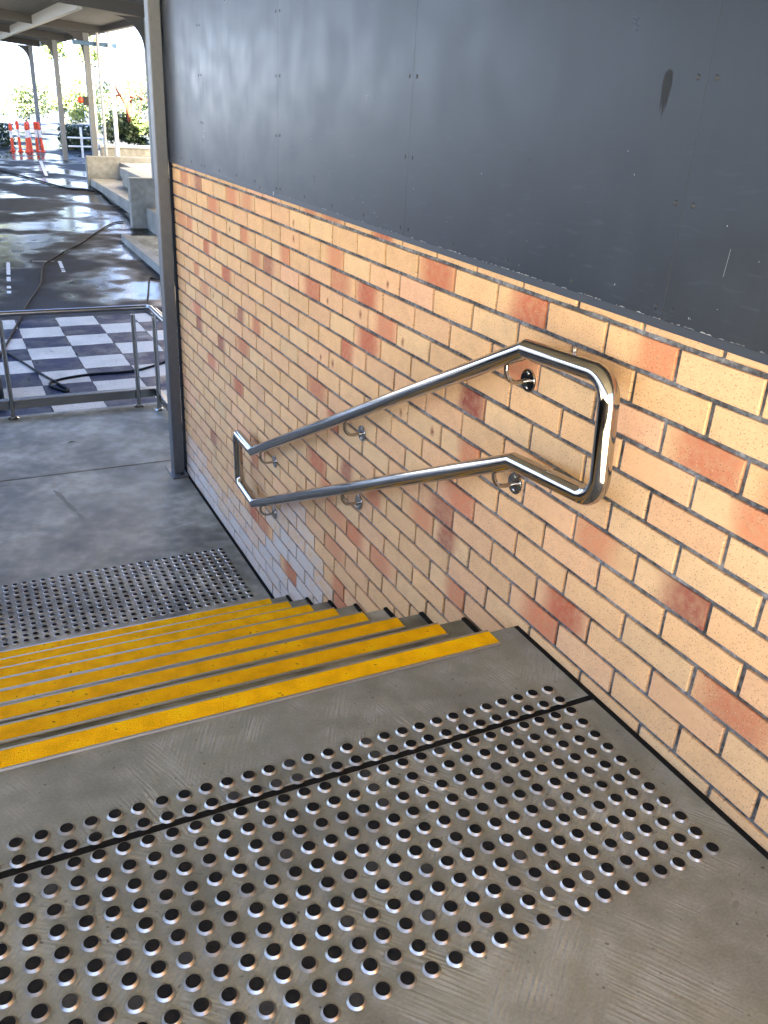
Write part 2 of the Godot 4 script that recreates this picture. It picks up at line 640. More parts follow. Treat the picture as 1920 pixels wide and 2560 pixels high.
# ------------------------------------------------------------------ setting
func build_ground() -> void:
	var b := MB.new()
	var zs := [40.0, -12.0, -46.0, -400.0]
	for k in 3:
		var z0: float = zs[k]
		var z1: float = zs[k + 1]
		b.quad(Vector3(-300, gy(z0), z0), Vector3(300, gy(z0), z0), Vector3(300, gy(z1), z1), Vector3(-300, gy(z1), z1), Vector3.UP)
	var o := put("pavement", b.mesh(), M.asphalt, self)
	o.set_meta("kind", "structure")
	o.set_meta("label", "dark wet asphalt yard with puddles beyond the lower landing")
	# worn court lines
	var lines := [[Vector3(1.954, 0, -30.56), Vector3(1.545, 0, -25.14), 0.10, "faded white court line running away between the hose and bollards"],
		[Vector3(-0.42, 0, -14.48), Vector3(-0.60, 0, -12.29), 0.06, "short worn white line on wet asphalt behind fence left post"],
		[Vector3(0.39, 0, -14.48), Vector3(0.34, 0, -13.61), 0.06, "short worn white line on wet asphalt right of the hose bend"],
		[Vector3(-0.20, 0, -14.56), Vector3(0.35, 0, -14.47), 0.035, "thin worn white line crossing between the two short court lines"]]
	for l in lines:
		var a: Vector3 = l[0]
		var c: Vector3 = l[1]
		a.y = gy(a.z) + 0.006
		c.y = gy(c.z) + 0.006
		var half: float = l[2] * 0.5
		var side := (c - a).cross(Vector3.UP).normalized() * half
		var q := MB.new()
		var nseg := 14
		for k in nseg:
			if rng.randf() < 0.14:
				continue
			var t0 := float(k) / nseg
			var t1 := float(k + 1) / nseg
			var w0 := rng.randf_range(0.75, 1.0)
			q.quad(a.lerp(c, t0) - side * w0, a.lerp(c, t0) + side, a.lerp(c, t1) + side * w0, a.lerp(c, t1) - side, Vector3.UP)
		var lo := put("court_line", q.mesh(), M.line, self)
		lo.set_meta("kind", "structure")
		lo.set_meta("label", l[3])

func build_landings() -> void:
	var up := setting("upper_landing", "grey broomed concrete landing at the top of the stairs")
	var b := MB.new()
	b.box(Vector3(-22.0, GROUND - 0.05, -0.415), Vector3(-0.016, 0.0, -0.052), 0.004)
	put("slab", b.mesh(), M.conc, up)
	b = MB.new()
	b.box(Vector3(-22.0, GROUND - 0.05, -0.036), Vector3(-0.016, 0.0, 20.0), 0.004)  # stretched far out of view to bounce sunlight back to the stairs
	put("slab", b.mesh(), M.conc, up)
	b = MB.new()
	b.box(Vector3(-22.0, -0.2, -0.053), Vector3(-0.016, -0.0025, -0.035))
	put("joint_filler", b.mesh(), M.filler, up)
	b = MB.new()
	b.box(Vector3(-0.017, -0.2, -0.413), Vector3(-0.001, -0.002, 20.0))
	put("joint_filler", b.mesh(), M.filler, up)
	var low := setting("lower_landing", "smooth grey concrete landing at the foot of the stairs")
	b = MB.new()
	b.box(Vector3(-22.0, GROUND - 0.05, -4.788), Vector3(-0.016, -H, -2.30), 0.004)
	put("slab", b.mesh(), M.conc_smooth, low)
	b = MB.new()
	b.box(Vector3(-22.0, GROUND - 0.05, -6.19), Vector3(0.30, -H, -4.800), 0.006)
	put("slab", b.mesh(), M.conc_smooth, low)
	b = MB.new()
	b.box(Vector3(-22.0, -H - 0.2, -4.801), Vector3(-0.016, -H - 0.004, -4.787))
	put("joint_filler", b.mesh(), M.filler, low)
	b = MB.new()
	b.box(Vector3(-0.017, -H - 0.2, -4.8), Vector3(-0.001, -H + 0.004, -2.382))
	put("joint_filler", b.mesh(), M.filler, low)

# ragged flat mark lying on a floor
func blot(centre: Vector3, half: Vector2, turn: float, m: Material, called: String, parent: Node) -> void:
	var b := MB.new()
	var ctr := b.add(centre, Vector3.UP)
	var nn := 22
	for k in nn:
		var a := TAU * k / nn
		var r := rng.randf_range(0.62, 1.0)
		var q := Vector2(cos(a) * half.x * r, sin(a) * half.y * r).rotated(turn)
		b.add(centre + Vector3(q.x, 0, q.y), Vector3.UP)
	for k in nn:
		b.tri_ix(ctr, ctr + 1 + k, ctr + 1 + (k + 1) % nn, Vector3.UP)
	put(called, b.mesh(), m, parent)

func build_marks() -> void:
	rng.seed = 88
	var low := get_node("lower_landing")
	var up := get_node("upper_landing")
	for q in [[-0.915, -4.40, 0.14, 0.022], [-0.875, -4.20, 0.11, 0.026], [-0.835, -4.03, 0.08, 0.018]]:
		blot(Vector3(q[0], -H + 0.0008, q[1]), Vector2(q[2], q[3]), 1.36, M.stain, "dark_smear", low)
	blot(Vector3(-0.174, 0.0008, 0.61), Vector2(0.017, 0.007), -0.5, M.stain, "dark_smear", up)
	blot(Vector3(-0.633, 0.0008, 0.544), Vector2(0.004, 0.004), 0.0, M.stain, "dark_smear", up)
	# dead leaf and a crumb on the lower landing
	var l := MB.new()
	var c := Vector3(-0.70, -H + 0.004, -5.393)
	l.quad(c + Vector3(-0.035, 0, 0.004), c + Vector3(0.0, 0.010, -0.014), c + Vector3(0.036, 0.003, 0.0), c + Vector3(0.004, 0.006, 0.013), Vector3.UP)
	l.quad(c + Vector3(0.036, 0.003, 0.0), c + Vector3(0.055, 0.0, 0.004), c + Vector3(0.056, 0.001, 0.006), c + Vector3(0.036, 0.004, 0.003), Vector3.UP)
	var o := put("dead_leaf", l.mesh(), M.leaf_litter, self)
	tag(o, "small dark dead leaf lying on the lower landing", "leaf")

func build_ceiling() -> void:
	# the storey above: its floor slab is the ceiling over the stairs and keeps sun and sky off them
	var c := setting("ceiling", "ceiling slab of the storey above the stairs")
	var b := MB.new()
	b.box(Vector3(-6.2, 3.35, -8.6), Vector3(12.0, 3.65, 5.2), 0.01)
	put("ceiling_slab", b.mesh(), M.ceiling, c)
	# unseen beam added on the left edge, lowers the opening to darken the panel
	b = MB.new()
	b.box(Vector3(-6.19, 2.55, -8.3), Vector3(-5.95, 3.348, 5.1), 0.01)
	put("added_shade_beam", b.mesh(), M.ceiling, c)
	b = MB.new()
	b.box(Vector3(-6.1, 3.65, -8.5), Vector3(12.0, 11.5, 5.1))  # unseen; made tall so its shadow reaches across the yard
	put("upper_storey", b.mesh(), M.render, c)
	# unseen block added right of the yard to shade the seating
	b = MB.new()
	b.box(Vector3(4.8, GROUND, -26.5), Vector3(12.0, 11.0, -8.7))
	put("added_shade_block", b.mesh(), M.render, c)
	# the dark clad parapet on the open side of the stairs
	b = MB.new()
	var prof := [[5.0, 0.62], [-0.3, 0.62], [-2.5, -0.22], [-6.1, -0.22]]
	for k in 3:
		var z0: float = prof[k][0]
		var z1: float = prof[k + 1][0]
		var t0: float = prof[k][1]
		var t1: float = prof[k + 1][1]
		for x in [-3.55, -3.40]:
			b.quad(Vector3(x, GROUND, z0), Vector3(x, t0, z0), Vector3(x, t1, z1), Vector3(x, GROUND, z1), Vector3(signf(x + 3.475), 0, 0))
		b.quad(Vector3(-3.55, t0, z0), Vector3(-3.40, t0, z0), Vector3(-3.40, t1, z1), Vector3(-3.55, t1, z1), Vector3.UP)
	b.quad(Vector3(-3.55, GROUND, -6.1), Vector3(-3.40, GROUND, -6.1), Vector3(-3.40, -0.22, -6.1), Vector3(-3.55, -0.22, -6.1), Vector3.FORWARD)
	b.quad(Vector3(-3.55, GROUND, 5.0), Vector3(-3.40, GROUND, 5.0), Vector3(-3.40, 0.62, 5.0), Vector3(-3.55, 0.62, 5.0), Vector3.BACK)
	put("parapet", b.mesh(), M.panel_trim, c)

func build_stairs() -> void:
	var s := thing("stairs", "concrete stair flight with bright yellow nosing strips going down beside brick wall", "stairs")
	var rise := H / 8.0
	for k in range(1, 8):
		var y := -rise * k
		var z_front := -0.415 - 0.2815 * k
		var z_back := -0.415 - 0.2815 * (k - 1)
		var b := MB.new()
		b.box(Vector3(-3.40, GROUND - 0.04, z_front), Vector3(-0.016, y, z_back - 0.0005), 0.004)
		var st := put("step", b.mesh(), M.conc_smooth, s)
		b = MB.new()
		b.box(Vector3(-0.0165, y - 0.25, z_front), Vector3(-0.001, y + 0.004, z_back))
		put("joint_filler", b.mesh(), M.filler, st)
	for k in 8:
		var y := -rise * k
		var z_front := -0.415 - 0.2815 * k
		var b := MB.new()
		# aluminium carrier: thin plate with raised lips and a short front drop
		b.box(Vector3(-3.3, y - 0.001, z_front - 0.004), Vector3(-0.108, y + 0.0035, z_front + 0.072), 0.0012)
		b.box(Vector3(-3.3, y + 0.0035, z_front - 0.004), Vector3(-0.108, y + 0.0062, z_front + 0.003), 0.001)
		b.box(Vector3(-3.3, y + 0.0035, z_front + 0.0645), Vector3(-0.108, y + 0.0062, z_front + 0.072), 0.001)
		b.box(Vector3(-3.3, y - 0.010, z_front - 0.004), Vector3(-0.108, y - 0.001, z_front - 0.001))
		var no := put("nosing", b.mesh(), M.alu, s)
		b = MB.new()
		b.box(Vector3(-3.298, y + 0.0036, z_front + 0.004), Vector3(-0.110, y + 0.0060, z_front + 0.0635), 0.0008)
		put("grip_strip", b.mesh(), M.yellow, no)

# ------------------------------------------------------------------ brick wall
const RED := [[-1, -10], [-1, -9], [-1, -7], [0, -18], [0, -14], [0, -13], [0, -5], [0, -3], [0, -1], [1, -9], [2, -13], [2, -8], [2, -7], [2, -3], [2, 0], [2, 1], [3, -19], [3, -18], [3, -13], [3, -12], [3, -10], [3, -7], [3, 0], [4, -16], [4, -7], [4, -4], [5, -15], [5, -8], [6, -17], [6, -4], [6, -1], [6, 0], [7, -17], [7, -14], [7, -13], [8, -9], [8, -4], [8, 1], [9, -18], [9, -14], [9, -9], [9, -5], [9, -2], [10, -17], [10, -15], [10, -5], [10, -4], [10, -2], [11, -8], [11, -7], [12, -16], [12, -14], [12, -9], [12, -4], [13, -9], [14, -8], [14, -7], [14, -6], [16, -8], [18, -16], [18, -8], [19, -8], [20, -13], [20, -12], [21, -11]]
const SPOT := [[0, -10], [1, -11], [1, -7], [2, -14], [3, -9], [3, -8], [3, -6], [6, -9], [6, -8], [6, -6], [6, -5], [7, -16]]

func brick_shape(b: MB, c: Vector3, len: float, cell: Vector2i, flip: bool) -> void:
	# a brick whose face looks toward -x; c = centre of the face
	var hl := len * 0.5
	var hh := 0.0372
	var e := 0.0016
	var dep := 0.045
	var x0 := c.x
	var u0 := (cell.x + 0.01) / AC
	var u1 := (cell.x + 0.99) / AC
	if len < 0.2:
		u1 = (cell.x + 0.49) / AC
	if flip:
		var sw := u0
		u0 = u1
		u1 = sw
	var v0 := (cell.y + 0.03) / AR
	var v1 := (cell.y + 0.97) / AR
	var f := []
	var g := []
	var k := []
	var t := []
	# outline walked with slightly worn, uneven arrises
	for q in [[-1.0, -1.0], [-0.35, -1.0], [0.4, -1.0], [1.0, -1.0], [1.0, 1.0], [0.3, 1.0], [-0.4, 1.0], [-1.0, 1.0]]:
		var wy := hh - rng.randf_range(0.0, 0.0013)
		var wz := hl - rng.randf_range(0.0, 0.0015)
		var ec := e * rng.randf_range(0.5, 1.9)
		f.append(Vector3(x0, c.y + q[1] * (wy - ec), c.z + q[0] * (wz - ec)))
		g.append(Vector3(x0 + e, c.y + q[1] * wy, c.z + q[0] * wz))
		k.append(Vector3(x0 + dep, c.y + q[1] * wy, c.z + q[0] * wz))
		t.append(Vector2(lerpf(u0, u1, 0.5 + 0.5 * q[0]), lerpf(v1, v0, 0.5 + 0.5 * q[1])))
	var base := b.v.size()
	for i in 8:
		b.add(f[i], Vector3.LEFT, t[i])
	for i in range(1, 7):
		b.tri_ix(base, base + i, base + i + 1, Vector3.LEFT)
	for i in 8:
		var j := (i + 1) % 8
		var nr: Vector3 = ((g[i] as Vector3) + (g[j] as Vector3)) * 0.5 - Vector3(x0 + e, c.y, c.z)
		nr.z *= 0.3 if absf(nr.y) > hh * 0.6 else 1.0
		b.quad(f[i], f[j], g[j], g[i], nr.normalized() + Vector3.LEFT, t[i], t[j], t[j], t[i])
		b.quad(g[i], g[j], k[j], k[i], nr, t[i], t[j], t[j], t[i])

func build_brick_wall() -> void:
	var w := thing("brick_wall", "cream brick wall with flashed red bricks and dark mortar beside the stairs", "wall")
	var b := MB.new()
	b.box(Vector3(0.0075, GROUND - 0.1, -4.53), Vector3(0.24, 3.34, 6.3))
	put("mortar", b.mesh(), M.mortar, w)
	b = MB.new()
	b.box(Vector3(0.012, GROUND - 0.1, -4.66), Vector3(0.24, 3.34, -4.531))
	put("end_sealant", b.mesh(), M.filler, w)
	rng.seed = 12
	var cache := {}
	var rest := MB.new()
	var sz := noise(0.9, 5, 3)
	var list := []
	var cp := Vector3(-1.409, 1.414, 1.346)
	for row in range(-1, 26):
		var par := posmod(row, 2)
		var y := ROW_Y - COURSE * row
		for k in range(-21, 26):
			var z0 := 0.12 * (2 * k + par)
			var z1 := z0 + 0.24
			if z1 < -4.50 or z0 > 6.0:
				continue
			var zc := maxf(z0, -4.528)
			var len := z1 - zc - 0.0118
			if len < 0.03:
				continue
			# hidden behind slab or steps
			var floor_y := 0.0
			if z1 < -0.415:
				floor_y = maxf(-H, -H / 8.0 * ceilf((-0.415 - z1) / 0.2815))
			if y + 0.038 < floor_y - 0.18 or y + 0.038 < -H:
				continue
			var mid := Vector3(0, y, (zc + z1) * 0.5)
			list.append({"row": row, "k": k, "c": mid, "len": len, "d": mid.distance_to(cp), "seen": z0 < 0.60 and y + 0.038 > floor_y - 0.01})
	list.sort_custom(func(p, q): return (p.d if p.seen else p.d + 100.0) < (q.d if q.seen else q.d + 100.0))
	var made := 0
	for q in list:
		var row: int = q.row
		var kk: int = q.k
		var c: Vector3 = q.c
		var r0 := rng.randi_range(0, 4)
		var bl := 0.0
		# salt bloom on the lowest courses by the foot of the stairs
		if c.z < -1.8:
			var edge := -0.86 + 0.30 * exp(-pow((c.z + 2.25) / 0.40, 2.0)) * 1.45 + 0.12 * sz.get_noise_2d(c.z * 2.0, 3.0)
			bl = (edge - c.y) / 0.16 + 0.5 * sz.get_noise_2d(c.z * 3.0, c.y * 6.0)
		if [row, kk] in RED:
			r0 = rng.randi_range(5, 8)
		elif [row, kk] in SPOT:
			r0 = 9
		elif bl > 1.0:
			r0 = 11
		elif bl > 0.0:
			r0 = 10
		elif q.d > 3.0 and rng.randf() < 0.012:
			r0 = rng.randi_range(5, 8)
		var cell := Vector2i(rng.randi_range(0, AC - 1), r0)
		var flip := rng.randf() < 0.5
		var jit := Vector3(rng.randf_range(-0.0006, 0.0010), rng.randf_range(-0.0008, 0.0008), rng.randf_range(-0.0010, 0.0010))
		var full: bool = q.len > 0.22
		if made < 300 and q.seen:
			var key := [cell, flip, 1 if full else made + 2]
			if not cache.has(key):
				var s := MB.new()
				brick_shape(s, Vector3.ZERO, q.len, cell, flip)
				cache[key] = s.mesh()
			var o := put("brick", cache[key], M.brick, w)
			o.position = c + jit
			o.rotation = Vector3(rng.randf_range(-0.0035, 0.0035), rng.randf_range(-0.003, 0.003), rng.randf_range(-0.008, 0.008))
			made += 1
		else:
			brick_shape(rest, c + jit, q.len, cell, flip)
	var ro := put("far_bricks", rest.mesh(), M.brick, w)
	ro.set_meta("kind", "stuff")

# ------------------------------------------------------------------ dark panel above the bricks
func build_panel() -> void:
	var p := thing("wall_panel", "dark blue grey painted sheet cladding above the brick wall", "cladding")
	var y0 := 1.016
	var y1 := 3.345
	var edges := [-4.64, -3.706, -2.487, -1.269, -0.049, 1.171, 2.391, 3.611, 4.831, 6.2]
	var scr := [1.724, 1.488, 1.256]
	var pf := -0.0220
	for i in edges.size() - 1:
		var a: float = edges[i] + 0.0003
		var c: float = edges[i + 1] - 0.0003
		var b := MB.new()
		var e := 0.0004
		var uvf := func(z: float, y: float) -> Vector2: return Vector2((z + 4.7) / 4.9, 1.0 - (y - 1.0) / 1.25)
		var f := [Vector3(pf, y0 + e, a + e), Vector3(pf, y0 + e, c - e), Vector3(pf, y1, c - e), Vector3(pf, y1, a + e)]
		var g := [Vector3(pf + e, y0, a), Vector3(pf + e, y0, c), Vector3(pf + e, y1, c), Vector3(pf + e, y1, a)]
		var h := [Vector3(-0.009, y0, a), Vector3(-0.009, y0, c), Vector3(-0.009, y1, c), Vector3(-0.009, y1, a)]
		b.quad(f[0], f[1], f[2], f[3], Vector3.LEFT, uvf.call(f[0].z, f[0].y), uvf.call(f[1].z, f[1].y), uvf.call(f[2].z, f[2].y), uvf.call(f[3].z, f[3].y))
		var nn := [Vector3.DOWN, Vector3.BACK, Vector3.UP, Vector3.FORWARD]
		for k in 4:
			var j := (k + 1) % 4
			var n1: Vector3 = nn[k]
			b.quad(f[k], f[j], g[j], g[k], n1 + Vector3.LEFT, uvf.call(f[k].z, f[k].y), uvf.call(f[j].z, f[j].y), uvf.call(f[j].z, f[j].y), uvf.call(f[k].z, f[k].y))
			b.quad(g[k], g[j], h[j], h[k], n1, uvf.call(f[k].z, f[k].y), uvf.call(f[j].z, f[j].y), uvf.call(f[j].z, f[j].y), uvf.call(f[k].z, f[k].y))
		var sh := put("sheet", b.mesh(), M.panel, p)
		if a > 0.5:
			continue
		var sm := MB.new()
		sm.lathe(Vector3.ZERO, Vector3.LEFT, [[0.0062, 0.0], [0.0058, 0.0010], [0.0035, 0.0016], [0.0, 0.0016]], 10)
		var smm := sm.mesh()
		var places := []
		for yy in scr:
			if i > 0:
				places.append(Vector2(a + 0.024, yy))
			places.append(Vector2(c - 0.024, yy))
		for t in 5:
			places.append(Vector2(a + 0.026 + (c - a - 0.052) * t / 4.0, 1.040))
		for q in places:
			var so := put("screw", smm, M.screw, sh)
			so.position = Vector3(pf - 0.0001, q.y + rng.randf_range(-0.002, 0.002), q.x + rng.randf_range(-0.002, 0.002))
	# backing trim under the sheets, set back a little, with chipped paint along the sheet edge
	var tb := MB.new()
	tb.box(Vector3(-0.0175, 0.9955, -4.64), Vector3(-0.0005, 1.06, 6.2), 0.001)
	put("edge_trim", tb.mesh(), M.panel_trim, p)
	var cb := MB.new()
	rng.seed = 9
	for i in 150:
		var z := -1.1 + rng.randf() * 1.5
		if i > 105:
			z = -3.4 + rng.randf() * 2.3
		var l := rng.randf_range(0.003, 0.022)
		var hgt := rng.randf_range(0.0008, 0.0030)
		cb.quad(Vector3(pf - 0.0007, y0 + 0.0012, z), Vector3(pf - 0.0007, y0 + 0.0012 + hgt * rng.randf(), z + l * 0.2), Vector3(pf - 0.0007, y0 + 0.0012 + hgt, z + l * 0.6), Vector3(pf - 0.0007, y0 + 0.0012, z + l), Vector3.LEFT)
	for i in 28:
		var z := rng.randf_range(-2.6, 0.3)
		var y := y0 + 0.02 + pow(rng.randf(), 2.0) * 0.36
		var s := rng.randf_range(0.0008, 0.0022)
		cb.quad(Vector3(pf - 0.0006, y, z), Vector3(pf - 0.0006, y + s * 2.0, z + s * 0.5), Vector3(pf - 0.0006, y + s * 1.6, z + s * 1.6), Vector3(pf - 0.0006, y - s * 0.3, z + s * 1.2), Vector3.LEFT)
	for l in [[0.095, 1.135, 0.055, 0.0008], [-2.552, 1.006, 0.016, 0.012]]:
		cb.quad(Vector3(pf - 0.0006, l[1], l[0]), Vector3(pf - 0.0006, l[1] + l[2], l[0] + 0.004), Vector3(pf - 0.0006, l[1] + l[2], l[0] + 0.004 + l[3]), Vector3(pf - 0.0006, l[1], l[0] + l[3]), Vector3.LEFT)
	put("chipped_paint", cb.mesh(), M.chip, p)
	var db := MB.new()
	# damp mark with two runs
	var cz := -0.158
	var outline := [[0.0, 1.505], [0.011, 1.500], [0.014, 1.478], [0.011, 1.455], [0.007, 1.430], [0.004, 1.447], [0.0005, 1.412], [-0.004, 1.447], [-0.008, 1.425], [-0.011, 1.458], [-0.013, 1.480], [-0.009, 1.498]]
	var ctr := db.add(Vector3(pf - 0.0005, 1.474, cz), Vector3.LEFT)
	for q in outline:
		db.add(Vector3(pf - 0.0005, q[1], cz + q[0]), Vector3.LEFT)
	for k in outline.size():
		db.tri_ix(ctr, ctr + 1 + k, ctr + 1 + (k + 1) % outline.size(), Vector3.LEFT)
	put("damp_mark", db.mesh(), M.damp, p)

# ------------------------------------------------------------------ handrail
func arc(path: Array, p0: Vector3, pc: Vector3, p1: Vector3, r: float, seg := 8) -> void:
	# rounds the corner pc of p0-pc-p1 with radius r
	var a := (p0 - pc).normalized()
	var c := (p1 - pc).normalized()
	var half := a.angle_to(c) * 0.5
	var t := r / tan(half)
	var s := pc + a * t
	var e := pc + c * t
	var o := pc + (a + c).normalized() * (r / sin(half))
	for k in seg + 1:
		var d := (s - o).slerp(e - o, float(k) / seg)
		path.append(o + d)

func build_handrail() -> void:
	var h := thing("handrail", "polished stainless steel double handrail loop fixed to the brick wall", "handrail")
	var X := -0.080
	var A := Vector3(X, 0.854, -0.439)
	var TR := Vector3(X, 0.875, -0.108)
	var BR := Vector3(X, 0.572, -0.082)
	var C := Vector3(X, 0.540, -0.434)
	var UM := Vector3(X, -0.297, -2.726)
	var UC := Vector3(X, -0.291, -2.990)
	var LC := Vector3(X, -0.574, -2.965)
	var LM := Vector3(X, -0.594, -2.706)
	var path := [A]
	arc(path, A, TR, BR, 0.062, 12)
	arc(path, TR, BR, C, 0.062, 12)
	path.append(C)
	path.append(LM)
	arc(path, LM, LC, UC, 0.05, 10)
	arc(path, LC, UC, UM, 0.02, 4)
	path.append(UM)
	var b := MB.new()
	b.tube(path, 0.0252, 28, true, false, 14.0)
	put("rail", b.mesh(), M.polished, h)
	for q in [[0.739, -0.519, 0], [0.427, -0.519, 1], [0.211, -1.560, 0], [-0.094, -1.560, 1], [-0.315, -2.592, 0], [-0.619, -2.600, 1]]:
		var fy: float = q[0]
		var fz: float = q[1]
		var t := (fz - A.z) / (UM.z - A.z) if q[2] == 0 else (fz - C.z) / (LM.z - C.z)
		var ry := lerpf(A.y, UM.y, t) if q[2] == 0 else lerpf(C.y, LM.y, t)
		var stem := []
		var s0 := Vector3(0.0, fy, fz)
		var s1 := Vector3(X, fy - 0.004, fz)
		var s2 := Vector3(X, ry - 0.015, fz)
		stem.append(s0)
		arc(stem, s0, s1, s2, 0.040, 10)
		stem.append(s2)
		var br := MB.new()
		br.tube(stem, 0.0068, 12)
		var bo := put("bracket", br.mesh(), M.polished, h)
		var fm := MB.new()
		fm.lathe(Vector3(0.0, fy, fz), Vector3.LEFT, [[0.0325, 0.0], [0.0325, 0.004], [0.0310, 0.0055], [0.008, 0.0062], [0.0, 0.0062]], 28)
		put("flange", fm.mesh(), M.polished, bo)
		fm = MB.new()
		for s in [-1.0, 1.0]:
			fm.lathe(Vector3(-0.0055, fy + s * 0.021, fz), Vector3.LEFT, [[0.0052, 0.0], [0.0046, 0.0016], [0.0025, 0.0026], [0.0, 0.0028]], 12)
		put("screw_heads", fm.mesh(), M.polished, bo)
	# small wall tie on top of the upper level length
	var tm := MB.new()
	var ty := Vector3(X + 0.012, 0.889, -0.262)
	tm.lathe(ty, Vector3.UP, [[0.004, 0.0], [0.004, 0.008], [0.0065, 0.008], [0.0065, 0.012], [0.0, 0.013]], 10)
	put("rail_stud", tm.mesh(), M.polished, h)

# ------------------------------------------------------------------ tactile studs
func build_studs() -> void:
	rng.seed = 31
	var ring := MB.new()
	ring.lathe(Vector3.ZERO, Vector3.UP, [[0.0178, 0.0], [0.0175, 0.0007], [0.0139, 0.0050], [0.0134, 0.0050], [0.0133, 0.0043]], 22)
	var ins := MB.new()
	ins.lathe(Vector3.ZERO, Vector3.UP, [[0.0133, 0.0040], [0.0133, 0.0046], [0.0098, 0.0046], [0.0094, 0.0043], [0.0066, 0.0043], [0.0062, 0.0046], [0.0, 0.0047]], 22)
	var broken := MB.new()
	broken.lathe(Vector3.ZERO, Vector3.UP, [[0.0125, 0.0012], [0.0, 0.0013]], 22)
	broken.box(Vector3(-0.011, 0.0012, -0.002), Vector3(0.004, 0.0046, 0.0075))
	var rm := ring.mesh()
	var im := ins.mesh()
	var bm := broken.mesh()
	var fields := [
		["tactile_paving", "field of round steel tactile studs at the top of the stairs", Vector3(-0.1081, 0.0, -0.113), 0.0],
		["tactile_paving", "field of round steel tactile studs at the foot of the stairs", Vector3(-0.117, -H, -3.267), -H]]
	for fi in 2:
		var f: Array = fields[fi]
		var t := thing(f[0], f[1], "tactile paving", "tactile stud fields")
		var rest := MB.new()
		var rest_in := MB.new()
		var cp := Vector3(-1.409, 1.414, 1.346)
		var fr := [28, 28, 28, 29, 29, 29, 29, 29, 29, 27, 25, 22, 20] if fi == 0 else [26, 26, 27, 27, 27, 27, 27, 27, 27, 27, 27, 27, 27]
		var all := []
		for r in 13:
			for c in 46:
				var p: Vector3 = f[2] + Vector3(-0.0497 * c, 0, 0.0497 * r) + Vector3(rng.randf_range(-0.0012, 0.0012), 0, rng.randf_range(-0.0012, 0.0012))
				all.append({"p": p, "r": r, "c": c, "seen": c < fr[r], "d": p.distance_to(cp) + (0.0 if c < fr[r] else 100.0)})
		all.sort_custom(func(a, b): return a.d < b.d)
		for i in all.size():
			var q: Dictionary = all[i]
			var turn := rng.randf() * TAU
			var lean := Vector3(rng.randf_range(-0.012, 0.012), turn, rng.randf_range(-0.012, 0.012))
			var worn := rng.randf() < 0.09
			if i < 300 and q.seen:
				var cond := rng.randf()
				var o := put("stud", rm, M.stud if cond < 0.55 else (M.stud_dull if cond < 0.85 else M.stud_grimy), t)
				o.position = q.p
				o.rotation = lean
				var is_broken: bool = fi == 0 and q.r == 7 and q.c == 2
				put("stud_insert", bm if is_broken else im, M.insert_worn if worn else M.insert, o)
			else:
				var bs := Basis.from_euler(lean)
				for pr in [[ring, rest], [ins, rest_in]]:
					var src: MB = pr[0]
					var dst: MB = pr[1]
					var off := dst.v.size()
					for k in src.v.size():
						dst.add(q.p + bs * src.v[k], bs * src.n[k])
					for k in src.ix:
						dst.ix.append(off + k)
		var so := put("further_studs", rest.mesh(), M.stud, t)
		so.set_meta("kind", "stuff")
		so = put("further_stud_inserts", rest_in.mesh(), M.insert, t)
		so.set_meta("kind", "stuff")

# ------------------------------------------------------------------ near post
func build_post() -> void:
	var p := thing("support_post", "square galvanised steel post with base plate at the end of brick wall", "post")
	var b := MB.new()
	b.box(Vector3(-0.103, -H + 0.012, -4.592), Vector3(-0.028, 3.348, -4.490), 0.005)
	put("shaft", b.mesh(), M.galv, p)
	b = MB.new()
	b.box(Vector3(-0.128, -H, -4.660), Vector3(-0.012, -H + 0.012, -4.428), 0.002)
	put("base_plate", b.mesh(), M.galv, p)
	for q in [Vector2(-0.070, -4.458), Vector2(-0.070, -4.626)]:
		b = MB.new()
		b.lathe(Vector3(q.x, -H + 0.012, q.y), Vector3.UP, [[0.011, 0.0], [0.011, 0.009], [0.006, 0.009], [0.006, 0.018], [0.0, 0.019]], 6)
		put("bolt", b.mesh(), M.galv, p)

# ------------------------------------------------------------------ ramp fence
func build_fence() -> void:
	var f := thing("ramp_fence", "stainless steel railing with flat kerb rail at the landing edge", "railing")
	var zf := -6.115
	var yr := -0.278
	var b := MB.new()
	b.tube([Vector3(-4.6, yr, zf), Vector3(0.105, yr, zf), Vector3(0.128, yr, zf + 0.04), Vector3(0.135, yr, -4.75)], 0.0215, 16)
	put("top_rail", b.mesh(), M.satin, f)
	b = MB.new()
	b.tube([Vector3(0.175, yr - 0.02, zf + 0.02), Vector3(0.185, yr - 0.02, -4.75)], 0.016, 12)
	put("side_rail", b.mesh(), M.satin, f)
	b = MB.new()
	b.box(Vector3(-4.6, -1.086, -6.215), Vector3(0.135, -1.010, -6.135), 0.004)
	put("kerb_rail", b.mesh(), M.satin, f)
	b = MB.new()
	b.box(Vector3(0.137, -1.086, -6.215), Vector3(0.185, -1.010, -4.75), 0.004)
	put("kerb_rail", b.mesh(), M.satin, f)
	for q in [Vector2(-4.20, zf), Vector2(-3.16, zf), Vector2(-2.11, zf), Vector2(-1.063, zf), Vector2(-0.018, zf), Vector2(0.132, -5.98), Vector2(0.132, -4.95)]:
		b = MB.new()
		b.tube([Vector3(q.x, -H, q.y), Vector3(q.x, yr - 0.055, q.y)], 0.0195, 14)
		var po := put("post", b.mesh(), M.satin, f)
		b = MB.new()
		b.lathe(Vector3(q.x, -H, q.y), Vector3.UP, [[0.046, 0.0], [0.046, 0.004], [0.030, 0.012], [0.0195, 0.013]], 20)
		put("base_cover", b.mesh(), M.polished, po)
		b = MB.new()
		b.tube([Vector3(q.x, yr - 0.055, q.y), Vector3(q.x, yr - 0.018, q.y)], 0.007, 10)
		put("spigot", b.mesh(), M.satin, po)

